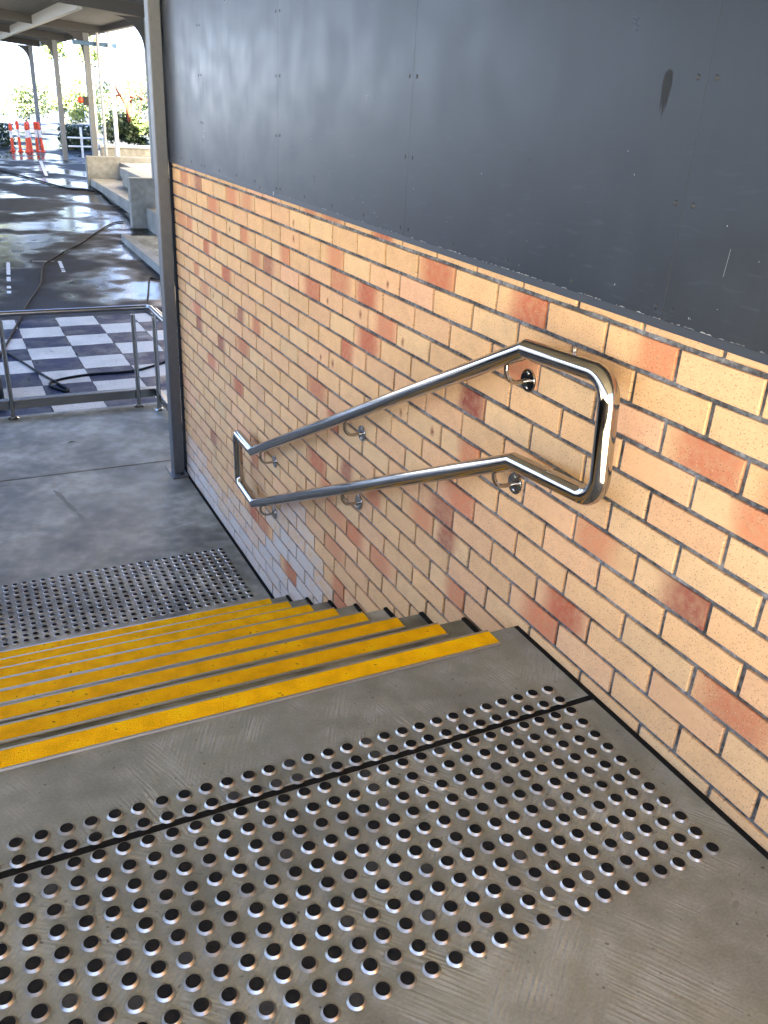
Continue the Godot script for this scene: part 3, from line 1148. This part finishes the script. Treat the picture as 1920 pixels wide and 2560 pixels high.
# ------------------------------------------------------------------ chessboard
func build_chessboard() -> void:
	var t := thing("chessboard", "giant painted cream and black chessboard on wet ground behind the railing", "chessboard")
	rng.seed = 55
	var xs := [-2.14, -1.65, -1.16, -0.67, -0.178, 0.318, 0.808, 1.30, 1.79]
	for i in 8:
		for j in 8:
			var x0: float = xs[i]
			var x1: float = xs[i + 1]
			var z0 := -10.68 + 0.49 * j
			var z1 := z0 + 0.49
			var y := GROUND + 0.004
			var b := MB.new()
			var g := 0.004
			# a brushed edge: corners and edge points wander a little
			var pts := []
			var nn := 5
			var cs := [Vector2(x0 + g, z0 + g), Vector2(x1 - g, z0 + g), Vector2(x1 - g, z1 - g), Vector2(x0 + g, z1 - g)]
			for s in 4:
				var a: Vector2 = cs[s]
				var c: Vector2 = cs[(s + 1) % 4]
				for k in nn:
					pts.append(a.lerp(c, float(k) / nn) + Vector2(rng.randf_range(-0.005, 0.003), rng.randf_range(-0.005, 0.003)))
			var ctr := b.add(Vector3((x0 + x1) * 0.5, y, (z0 + z1) * 0.5), Vector3.UP)
			for q in pts:
				b.add(Vector3(q.x, y, q.y), Vector3.UP)
			for k in pts.size():
				b.tri_ix(ctr, ctr + 1 + k, ctr + 1 + (k + 1) % pts.size(), Vector3.UP)
			var dark := posmod(i - 3 + j, 2) == 0
			put("square", b.mesh(), M.paint_1 if dark else M.paint_0, t)

# ------------------------------------------------------------------ concrete seating
func build_terrace() -> void:
	var t := thing("terraced_seating", "stepped concrete bench seating with low end walls beside the wet yard", "seating")
	var parts := [
		["end_wall", Vector3(2.44, gy(-24.2) - 0.1, -24.36), Vector3(9.0, -0.312, -24.16)],
		["seat", Vector3(2.50, -1.06, -24.15), Vector3(3.30, -0.87, -17.85)],
		["seat_base", Vector3(2.58, -1.4, -24.15), Vector3(3.30, -1.0602, -17.85)],
		["upper_seat", Vector3(2.92, -0.62, -22.2), Vector3(4.2, -0.42, -17.85)],
		["upper_seat_base", Vector3(2.98, -0.868, -22.2), Vector3(4.2, -0.6202, -17.85)],
		["end_wall", Vector3(2.26, -1.4, -17.84), Vector3(9.0, -0.26, -17.62)],
		["seat", Vector3(2.56, -1.4, -17.61), Vector3(9.0, -0.83, -14.6)]]
	for p in parts:
		var b := MB.new()
		b.box(p[1], p[2], 0.012)
		put(p[0], b.mesh(), M.conc_far, t)
	var b2 := MB.new()
	b2.box(Vector3(3.30, -1.4, -24.15), Vector3(9.0, -0.45, -22.21), 0.01)
	put("fill", b2.mesh(), M.conc_far, t)
	var k := thing("kerb", "low concrete kerb around raised path beside the near post", "kerb")
	var b := MB.new()
	var z0 := -16.2
	var z1 := -12.9
	var p0 := [Vector3(1.76, gy(z0) - 0.1, z0), Vector3(1.76, gy(z0) + 0.13, z0), Vector3(1.92, gy(z0) + 0.13, z0), Vector3(1.92, gy(z0) - 0.1, z0)]
	var p1 := [Vector3(1.80, gy(z1) - 0.1, z1), Vector3(1.80, gy(z1) + 0.14, z1), Vector3(1.96, gy(z1) + 0.14, z1), Vector3(1.96, gy(z1) - 0.1, z1)]
	b.quad(p0[0], p0[1], p1[1], p1[0], Vector3.LEFT)
	b.quad(p0[1], p0[2], p1[2], p1[1], Vector3.UP)
	b.quad(p0[2], p0[3], p1[3], p1[2], Vector3.RIGHT)
	b.quad(p0[0], p0[1], p0[2], p0[3], Vector3.FORWARD)
	b.quad(p1[0], p1[1], p1[2], p1[3], Vector3.BACK)
	put("kerb_stone", b.mesh(), M.conc_far, k)
	b = MB.new()
	b.quad(Vector3(1.92, gy(z0) + 0.10, z0), Vector3(9, gy(z0) + 0.10, z0), Vector3(9, gy(z1) + 0.11, z1), Vector3(1.96, gy(z1) + 0.11, z1), Vector3.UP)
	b.quad(Vector3(1.92, gy(z0) + 0.10, z0), Vector3(9, gy(z0) + 0.10, z0), Vector3(9, gy(z0) - 0.10, z0), Vector3(1.92, gy(z0) - 0.10, z0), Vector3.FORWARD)
	put("path_slab", b.mesh(), M.conc_smooth, k)
	# planter wall further back
	var pw := thing("planter_wall", "low rendered planter wall with pale coping behind the bench seating", "wall")
	b = MB.new()
	b.box(Vector3(3.15, -1.1, -26.2), Vector3(10.0, -0.20, -26.0), 0.01)
	put("wall_face", b.mesh(), M.conc_far, pw)
	b = MB.new()
	b.box(Vector3(3.12, -0.199, -26.24), Vector3(10.0, -0.12, -25.96), 0.008)
	put("coping", b.mesh(), M.steel_light, pw)

# ------------------------------------------------------------------ covered walkway
func build_shelter() -> void:
	var s := thing("walkway_shelter", "steel framed covered walkway roof on grey posts at far left", "shelter")
	var px := 2.76
	var ey := 2.70
	var slope := 0.085           # roof rises to the left
	var zs := [-17.4, -24.62, -30.56, -37.3]
	for z in zs:
		var b := MB.new()
		var base := gy(z) if z < -26.0 else (-0.315 if z < -20.0 else -0.27)
		if z == -24.62:
			base = gy(z)
		b.box(Vector3(px - 0.075, base, z - 0.075), Vector3(px + 0.075, ey - 0.1, z + 0.075), 0.01)
		var po := put("post", b.mesh(), M.steel_paint, s)
		b = MB.new()
		# rafter
		var xl := -7.0
		var top := ey + (px - xl) * slope
		var q0 := [Vector3(px + 0.35, ey - 0.13, z), Vector3(px + 0.35, ey + 0.09, z), Vector3(xl, top + 0.10, z), Vector3(xl, top - 0.16, z)]
		for d in [-0.06, 0.06]:
			b.quad(q0[0] + Vector3(0, 0, d), q0[1] + Vector3(0, 0, d), q0[2] + Vector3(0, 0, d), q0[3] + Vector3(0, 0, d), Vector3(0, 0, d))
		for k in 4:
			var k2 := (k + 1) % 4
			var nn: Vector3 = ((q0[k] as Vector3) + (q0[k2] as Vector3)) * 0.5 - ((q0[0] as Vector3) + (q0[2] as Vector3)) * 0.5
			b.quad(q0[k] + Vector3(0, 0, -0.06), q0[k2] + Vector3(0, 0, -0.06), q0[k2] + Vector3(0, 0, 0.06), q0[k] + Vector3(0, 0, 0.06), nn)
		put("rafter", b.mesh(), M.steel_dark, s)
		# curved knee bracket
		b = MB.new()
		var rr := 0.55
		var seg := 8
		var cx := px - 0.075 - rr
		var cy := ey - 0.12 - rr + 0.02
		for k in seg:
			var a0 := PI * 0.5 * k / seg
			var a1 := PI * 0.5 * (k + 1) / seg
			var i0 := Vector3(cx + rr * cos(a0), cy + rr * sin(a0), z)
			var i1 := Vector3(cx + rr * cos(a1), cy + rr * sin(a1), z)
			var o0 := Vector3(px - 0.075, cy + rr * sin(a0), z)
			var o1 := Vector3(px - 0.075, cy + rr * sin(a1), z)
			for d in [-0.05, 0.05]:
				b.quad(i0 + Vector3(0, 0, d), o0 + Vector3(0, 0, d), o1 + Vector3(0, 0, d), i1 + Vector3(0, 0, d), Vector3(0, 0, d))
			b.quad(i0 + Vector3(0, 0, -0.05), i0 + Vector3(0, 0, 0.05), i1 + Vector3(0, 0, 0.05), i1 + Vector3(0, 0, -0.05), Vector3(-cos(a0), -sin(a0), 0))
		put("knee_bracket", b.mesh(), M.steel_dark, s)
		# lower left posts out of frame carry the other side
		b = MB.new()
		b.box(Vector3(-6.9, gy(z), z - 0.075), Vector3(-6.75, top - 0.12, z + 0.075), 0.01)
		put("post", b.mesh(), M.steel_paint, s)
	for bay in 3:
		var za: float = zs[bay] - 0.065
		var zb: float = zs[bay + 1] + 0.065
		for x in [1.55, -0.1, -2.2, -4.5]:
			var y: float = ey + (px - x) * slope
			var b := MB.new()
			b.box(Vector3(x - 0.05, y - 0.16, zb), Vector3(x + 0.05, y + 0.08, za), 0.006)
			put("purlin", b.mesh(), M.steel_light, s)
	# roof sheeting in ribs
	var zr := -13.3  # sheets added unseen ahead of the first frame to shade the yard
	var k2 := 0
	while zr > -37.6:
		var b := MB.new()
		var w := 0.76
		for r in 4:
			var a := zr - w * r / 4.0
			var offs := [0.0, 0.05, 0.07, 0.12, 0.19]
			var hs := [0.0, 0.0, 0.035, 0.035, 0.0]
			for e in 4:
				var z0: float = a - offs[e]
				var z1: float = a - offs[e + 1]
				var h0: float = hs[e]
				var h1: float = hs[e + 1]
				b.quad(Vector3(px + 0.5, ey + 0.10 - 0.5 * slope + h0, z0), Vector3(-7.2, ey + 0.10 + (px + 7.2) * slope + h0, z0), Vector3(-7.2, ey + 0.10 + (px + 7.2) * slope + h1, z1), Vector3(px + 0.5, ey + 0.10 - 0.5 * slope + h1, z1), Vector3.DOWN)
		put("roof_sheet", b.mesh(), M.roof, s)
		zr -= w
		k2 += 1
	var gb := MB.new()
	gb.box(Vector3(px + 0.40, ey - 0.06, -38.4), Vector3(px + 0.56, ey + 0.10, -13.3), 0.01)
	put("gutter", gb.mesh(), M.steel_dark, s)
	# things fixed to or standing behind the shelter posts
	var pole := thing("power_pole", "tall white pole with blue cross arm behind the bench seating", "pole")
	var b3 := MB.new()
	b3.tube([Vector3(3.29, -0.30, -24.26), Vector3(3.29, 2.9, -24.26)], 0.055, 12)
	put("shaft", b3.mesh(), M.white_pole, pole)
	var pole2 := thing("downpipe", "slim white pipe standing between grey shelter post and white pole", "pipe")
	b3 = MB.new()
	b3.tube([Vector3(2.99, -0.30, -24.26), Vector3(2.99, 2.6, -24.26)], 0.038, 12)
	put("pipe", b3.mesh(), M.steel_light, pole2)
	b3 = MB.new()
	b3.box(Vector3(-0.55, -0.05, -0.05), Vector3(0.55, 0.05, 0.05), 0.01)
	var arm := put("cross_arm", b3.mesh(), M.cross_arm, pole)
	arm.position = Vector3(2.94, 2.35, -24.37)
	arm.rotation = Vector3(0, 0, -0.02)
	var lamp := thing("warning_light", "small red warning light clamped to the grey shelter post", "light fitting")
	b3 = MB.new()
	b3.lathe(Vector3(2.52, 1.02, -24.60), Vector3(-0.5, 0.2, 0.6).normalized(), [[0.02, -0.06], [0.075, 0.0], [0.075, 0.06], [0.045, 0.11], [0.0, 0.12]], 12)
	put("lens", b3.mesh(), M.orange, lamp)
	b3 = MB.new()
	b3.box(Vector3(2.56, 0.90, -24.72), Vector3(2.684, 1.12, -24.52), 0.01)
	put("clamp", b3.mesh(), M.black, lamp)

# ------------------------------------------------------------------ bollards
func build_bollards() -> void:
	var spots := [[1.39, -33.23, 0.88, 0.0, "leftmost orange bollard with one white band at yard end"],
		[1.61, -32.96, 0.98, 0.02, "orange bollard with white band, second from left at yard end"],
		[1.83, -32.86, 0.96, -0.04, "orange bollard with white band, third from left at yard end"],
		[1.97, -33.06, 0.97, 0.03, "orange bollard with white band, third from right at yard end"],
		[2.19, -33.12, 0.97, 0.0, "orange bollard with white band, second from right at yard end"],
		[2.36, -33.09, 0.97, 0.08, "rightmost orange bollard, leaning slightly left at yard end"]]
	for q in spots:
		var h: float = q[2]
		var o := thing("bollard", q[4], "bollard", "orange bollards at the end of the yard", Vector3(q[0], gy(q[1]), q[1]))
		o.rotation.z = q[3]
		var b := MB.new()
		b.lathe(Vector3.ZERO, Vector3.UP, [[0.10, 0.0], [0.10, 0.02], [0.055, 0.06], [0.047, h * 0.45], [0.047, h * 0.46]], 16)
		b.lathe(Vector3.ZERO, Vector3.UP, [[0.045, h * 0.44], [0.045, h * 0.76]], 16)
		b.lathe(Vector3.ZERO, Vector3.UP, [[0.047, h * 0.74], [0.060, h * 0.80], [0.060, h * 0.93], [0.04, h], [0.0, h + 0.01]], 16)
		put("body", b.mesh(), M.orange, o)
		b = MB.new()
		b.lathe(Vector3.ZERO, Vector3.UP, [[0.049, h * 0.48], [0.049, h * 0.73]], 16)
		put("reflective_band", b.mesh(), M.band, o)

# ------------------------------------------------------------------ planting
func crown(c: Vector3, r: Vector3, count: int, leaf: float, cols: Array, clumps: int) -> ArrayMesh:
	var b := MB.new()
	b.use_col = true
	var cl := []
	for i in clumps:
		var d := Vector3(rng.randfn(), rng.randfn(), rng.randfn()).normalized() * pow(rng.randf(), 0.45)
		cl.append([c + d * r * 0.85, rng.randf_range(0.22, 0.45)])
	for i in count:
		var q: Array = cl[rng.randi_range(0, clumps - 1)]
		var d := Vector3(rng.randfn(), rng.randfn(), rng.randfn()).normalized() * pow(rng.randf(), 0.4)
		var p: Vector3 = q[0] + d * r * q[1]
		var nr := (Vector3(rng.randfn(), rng.randfn() + 0.7, rng.randfn())).normalized()
		var a := nr.cross(Vector3(rng.randfn(), rng.randfn(), rng.randfn())).normalized()
		var e := nr.cross(a)
		var s := leaf * rng.randf_range(0.6, 1.35)
		b.quad(p - a * s, p + e * s * 0.5, p + a * s, p - e * s * 0.5, nr)
		var k: Color = cols[rng.randi_range(0, cols.size() - 1)]
		k = k * rng.randf_range(0.75, 1.25)
		for t in 4:
			b.col.append(k)
	return b.mesh()

func trunk(p: Vector3, h: float, r: float, lean: Vector3, limbs: int) -> ArrayMesh:
	var b := MB.new()
	var n := 6
	for k in n:
		var t0 := float(k) / n
		var t1 := float(k + 1) / n
		var a := p + Vector3.UP * h * t0 + lean * t0 * t0
		var c := p + Vector3.UP * h * t1 + lean * t1 * t1
		b.tube([a, c], r * (1.0 - 0.6 * (t0 + t1) * 0.5), 8, false, true)
	for k in limbs:
		var t := rng.randf_range(0.45, 0.95)
		var a := p + Vector3.UP * h * t + lean * t * t
		var ang := rng.randf() * TAU
		var l := h * rng.randf_range(0.2, 0.4)
		var m := a + Vector3(cos(ang), 0.8, sin(ang)) * l * 0.5
		b.tube([a, m, m + Vector3(cos(ang), 1.3, sin(ang)) * l * 0.45], r * 0.3, 6)
	return b.mesh()

func tree(called: String, label: String, cat: String, p: Vector3, h: float, r: Vector3, count: int, leaf: float, cols: Array, group := "") -> void:
	var o := thing(called, label, cat, group)
	put("trunk", trunk(p, h, maxf(0.04, h * 0.018), Vector3(rng.randf_range(-0.2, 0.2), 0, rng.randf_range(-0.2, 0.2)), 7), M.bark, o)
	put("crown", crown(p + Vector3(0, h, 0), r, count, leaf, cols, 16), M.leaf, o)

func build_planting() -> void:
	rng.seed = 101
	var bright := [Color(0.14, 0.21, 0.07), Color(0.18, 0.25, 0.09), Color(0.20, 0.24, 0.12), Color(0.10, 0.17, 0.06)]
	var deep := [Color(0.035, 0.06, 0.022), Color(0.05, 0.08, 0.03), Color(0.03, 0.05, 0.025)]
	var grey := [Color(0.14, 0.20, 0.11), Color(0.18, 0.23, 0.15), Color(0.10, 0.16, 0.09)]
	var specs := [
		["shrub", "yellow green shrub behind the leftmost bollards", Vector3(0.6, gy(-41.0), -41.0), 0.9, Vector3(1.5, 1.0, 1.2), bright],
		["shrub", "olive green shrub seen between bollards and pale shelter post", Vector3(2.6, gy(-40.0), -40.0), 1.2, Vector3(1.3, 1.05, 1.2), grey],
		["shrub", "bright green shrub left of the grey shelter post", Vector3(4.3, gy(-41.5), -41.5), 1.25, Vector3(1.2, 1.15, 1.2), bright],
		["shrub", "pale green shrub right of the grey shelter post", Vector3(6.0, gy(-41.0), -41.0), 1.1, Vector3(1.4, 1.1, 1.2), grey],
		["shrub", "light green shrub behind the white pole", Vector3(7.6, gy(-40.0), -40.0), 1.2, Vector3(1.6, 1.5, 1.4), grey]]
	for s in specs:
		# stand them clear of the shelter's shade
		var p: Vector3 = s[2]
		p = Vector3(-1.41 + (p.x + 1.41) * 1.12, gy(-46.0) , 1.35 + (p.z - 1.35) * 1.12)
		s[2] = p
		s[4] = s[4] * 1.12
		tree(s[0], s[1], "shrub", s[2], s[3], s[4], 2600, 0.085, s[5], "shrubs along the far side of yard")
	# dark clipped hedges
	for hd in [["hedge", "dark clipped hedge behind leftmost bollard", Vector3(0.5, gy(-34.8), -34.8), Vector3(1.1, 0.38, 0.5)],
		["hedge", "dark clipped hedge behind the foot of grey shelter post", Vector3(3.75, gy(-34.5), -34.5), Vector3(0.62, 0.40, 0.5)]]:
		var o := thing(hd[0], hd[1], "hedge", "clipped hedges")
		var c: Vector3 = hd[2]
		var r: Vector3 = hd[3]
		var b := MB.new()
		b.use_col = true
		for i in 2600:
			var p := c + Vector3(rng.randf_range(-1, 1) * r.x, r.y + rng.randf_range(-1, 1) * r.y, rng.randf_range(-1, 1) * r.z)
			var nr := Vector3(rng.randfn(), rng.randfn() + 0.5, rng.randfn()).normalized()
			var a := nr.cross(Vector3(rng.randfn(), rng.randfn(), rng.randfn())).normalized()
			var e := nr.cross(a)
			var s := rng.randf_range(0.03, 0.07)
			b.quad(p - a * s, p + e * s * 0.6, p + a * s, p - e * s * 0.6, nr)
			var k: Color = deep[rng.randi_range(0, 2)] * rng.randf_range(0.6, 1.1)
			for t in 4:
				b.col.append(k)
		put("foliage", b.mesh(), M.leaf, o)
		put("stem", trunk(c, r.y * 1.6, 0.03, Vector3.ZERO, 8), M.bark, o)
	# dark shrub with bare red branches beside the pole
	var o2 := thing("shrub", "dark leafy shrub with bare reddish branches right of white pole", "shrub")
	put("crown", crown(Vector3(4.35, 0.25, -27.6), Vector3(0.75, 0.62, 0.7), 3600, 0.07, deep, 22), M.leaf, o2)
	var b4 := MB.new()
	for br in [[Vector3(4.3, 0.0, -27.4), Vector3(4.15, 0.9, -27.1), Vector3(3.85, 1.40, -27.0)], [Vector3(4.35, 0.0, -27.4), Vector3(4.2, 1.0, -27.1), Vector3(4.45, 1.22, -27.0), Vector3(4.85, 1.02, -27.0)],
		[Vector3(3.86, 1.14, -27.0), Vector3(4.1, 1.24, -27.0), Vector3(4.45, 1.12, -27.0)], [Vector3(4.4, 0.0, -27.4), Vector3(4.3, 1.2, -27.1), Vector3(4.22, 1.60, -27.0)], [Vector3(4.45, 0.1, -27.4), Vector3(4.6, 1.0, -27.1), Vector3(4.62, 1.55, -27.0)]]:
		b4.tube(br, 0.032, 8)
	put("branch", b4.mesh(), M.red_wood, o2)
	# taller trees behind, thin crowns against the bright sky
	for s in [["thin tree with bare upper trunk at the far left", Vector3(1.3, gy(-44.0), -44.0), 4.2, Vector3(1.0, 0.9, 0.9)],
		["slim young tree between the two shelter posts", Vector3(4.4, gy(-43.0), -43.0), 3.4, Vector3(0.6, 0.7, 0.6)],
		["tree with a light green crown beside grey shelter post", Vector3(6.2, gy(-45.0), -45.0), 3.2, Vector3(0.9, 0.8, 0.8)]]:
		tree("tree", s[0], "tree", s[1], s[2], s[3], 500, 0.10, bright, "trees beyond the yard")
	# white pipe railings by the planting
	var rl := thing("pipe_railing", "low white pipe railing in front of dark hedge by shelter post", "railing")
	for y in [0.35, 0.62]:
		var b := MB.new()
		b.tube([Vector3(3.0, gy(-31.5) + y, -31.5), Vector3(4.6, gy(-31.5) + y, -31.5)], 0.03, 8)
		put("rail", b.mesh(), M.white_pole, rl)
	for x in [3.45, 4.2]:
		var b := MB.new()
		b.tube([Vector3(x, gy(-31.5), -31.5), Vector3(x, gy(-31.5) + 0.95, -31.5)], 0.04, 8)
		put("post", b.mesh(), M.white_pole, rl)

# ------------------------------------------------------------------ hoses and machine
func hose(label: String, pts: Array, r: float) -> void:
	var c := Curve3D.new()
	for i in pts.size():
		var p := Vector3(pts[i][0], pts[i][1], pts[i][2])
		var a: Array = pts[maxi(i - 1, 0)]
		var b: Array = pts[mini(i + 1, pts.size() - 1)]
		var t := (Vector3(b[0], b[1], b[2]) - Vector3(a[0], a[1], a[2])) / 6.0
		c.add_point(p, -t, t)
	c.bake_interval = 0.05
	var path := []
	for p in c.get_baked_points():
		path.append(p)
	var m := MB.new()
	m.tube(path, r, 8, false, true, 40.0)
	var o := put("hose", m.mesh(), M.hose, self)
	tag(o, label, "hose", "black hoses on the wet ground")

func build_hoses() -> void:
	var lay := func(xz: Array, r: float) -> Array:
		var out := []
		for q in xz:
			out.append([q[0], gy(q[1]) + r + 0.004, q[1]])
		return out
	hose("black hose crossing the far yard to the bench seating", lay.call([[0.0, -28.2], [0.32, -27.47], [0.48, -27.16], [0.98, -25.95], [1.46, -24.49], [1.76, -23.65], [1.94, -23.33], [2.19, -23.30], [2.38, -23.0]], 0.022), 0.022)
	hose("black hose running from bench wall down to the railing", lay.call([[2.22, -18.35], [1.94, -18.15], [1.35, -16.89], [0.97, -15.96], [0.71, -15.49], [0.29, -14.61], [0.10, -14.15], [0.0, -13.61], [-0.11, -12.79], [-0.29, -12.07], [-0.47, -11.34], [-0.62, -10.6], [-0.76, -9.95], [-0.9, -9.3], [-1.05, -8.7]], 0.014), 0.014)
	hose("black hose lying in a loop across the chessboard", lay.call([[-1.05, -9.0], [-0.9, -9.01], [-0.82, -8.77], [-0.66, -8.18], [-0.56, -7.86], [-0.48, -7.6], [-0.45, -7.52], [-0.48, -7.45], [-0.53, -7.52], [-0.59, -7.64], [-0.60, -7.74], [-0.54, -7.83], [-0.35, -7.92], [-0.13, -7.96], [0.12, -7.95], [0.3, -7.97], [0.45, -8.04], [0.66, -8.19], [0.9, -8.38]], 0.013), 0.013)
	hose("thin blue black hose beside the kerb behind the near post", lay.call([[2.06, -12.75], [1.75, -12.7], [1.60, -12.9], [1.53, -12.8], [1.3, -11.84], [1.13, -11.16], [1.03, -10.76], [1.1, -10.2]], 0.013), 0.013)
	# dark machine behind the left railing post
	var o := thing("pressure_washer", "black wheeled machine standing behind the left railing post", "machine")
	var b := MB.new()
	b.box(Vector3(-1.50, GROUND + 0.13, -7.95), Vector3(-1.12, GROUND + 0.52, -7.35), 0.04)
	put("body", b.mesh(), M.black, o)
	for z in [-7.28, -8.0]:
		b = MB.new()
		b.lathe(Vector3(-1.12, GROUND + 0.15, z), Vector3.RIGHT, [[0.0, -0.03], [0.13, -0.03], [0.15, -0.015], [0.15, 0.035], [0.13, 0.05], [0.0, 0.05]], 22)
		put("wheel", b.mesh(), M.black, o)
	b = MB.new()
	b.tube([Vector3(-1.14, GROUND + 0.5, -7.9), Vector3(-1.14, GROUND + 0.95, -8.1), Vector3(-1.46, GROUND + 0.95, -8.1), Vector3(-1.46, GROUND + 0.5, -7.9)], 0.014, 8)
	put("handle", b.mesh(), M.black, o)
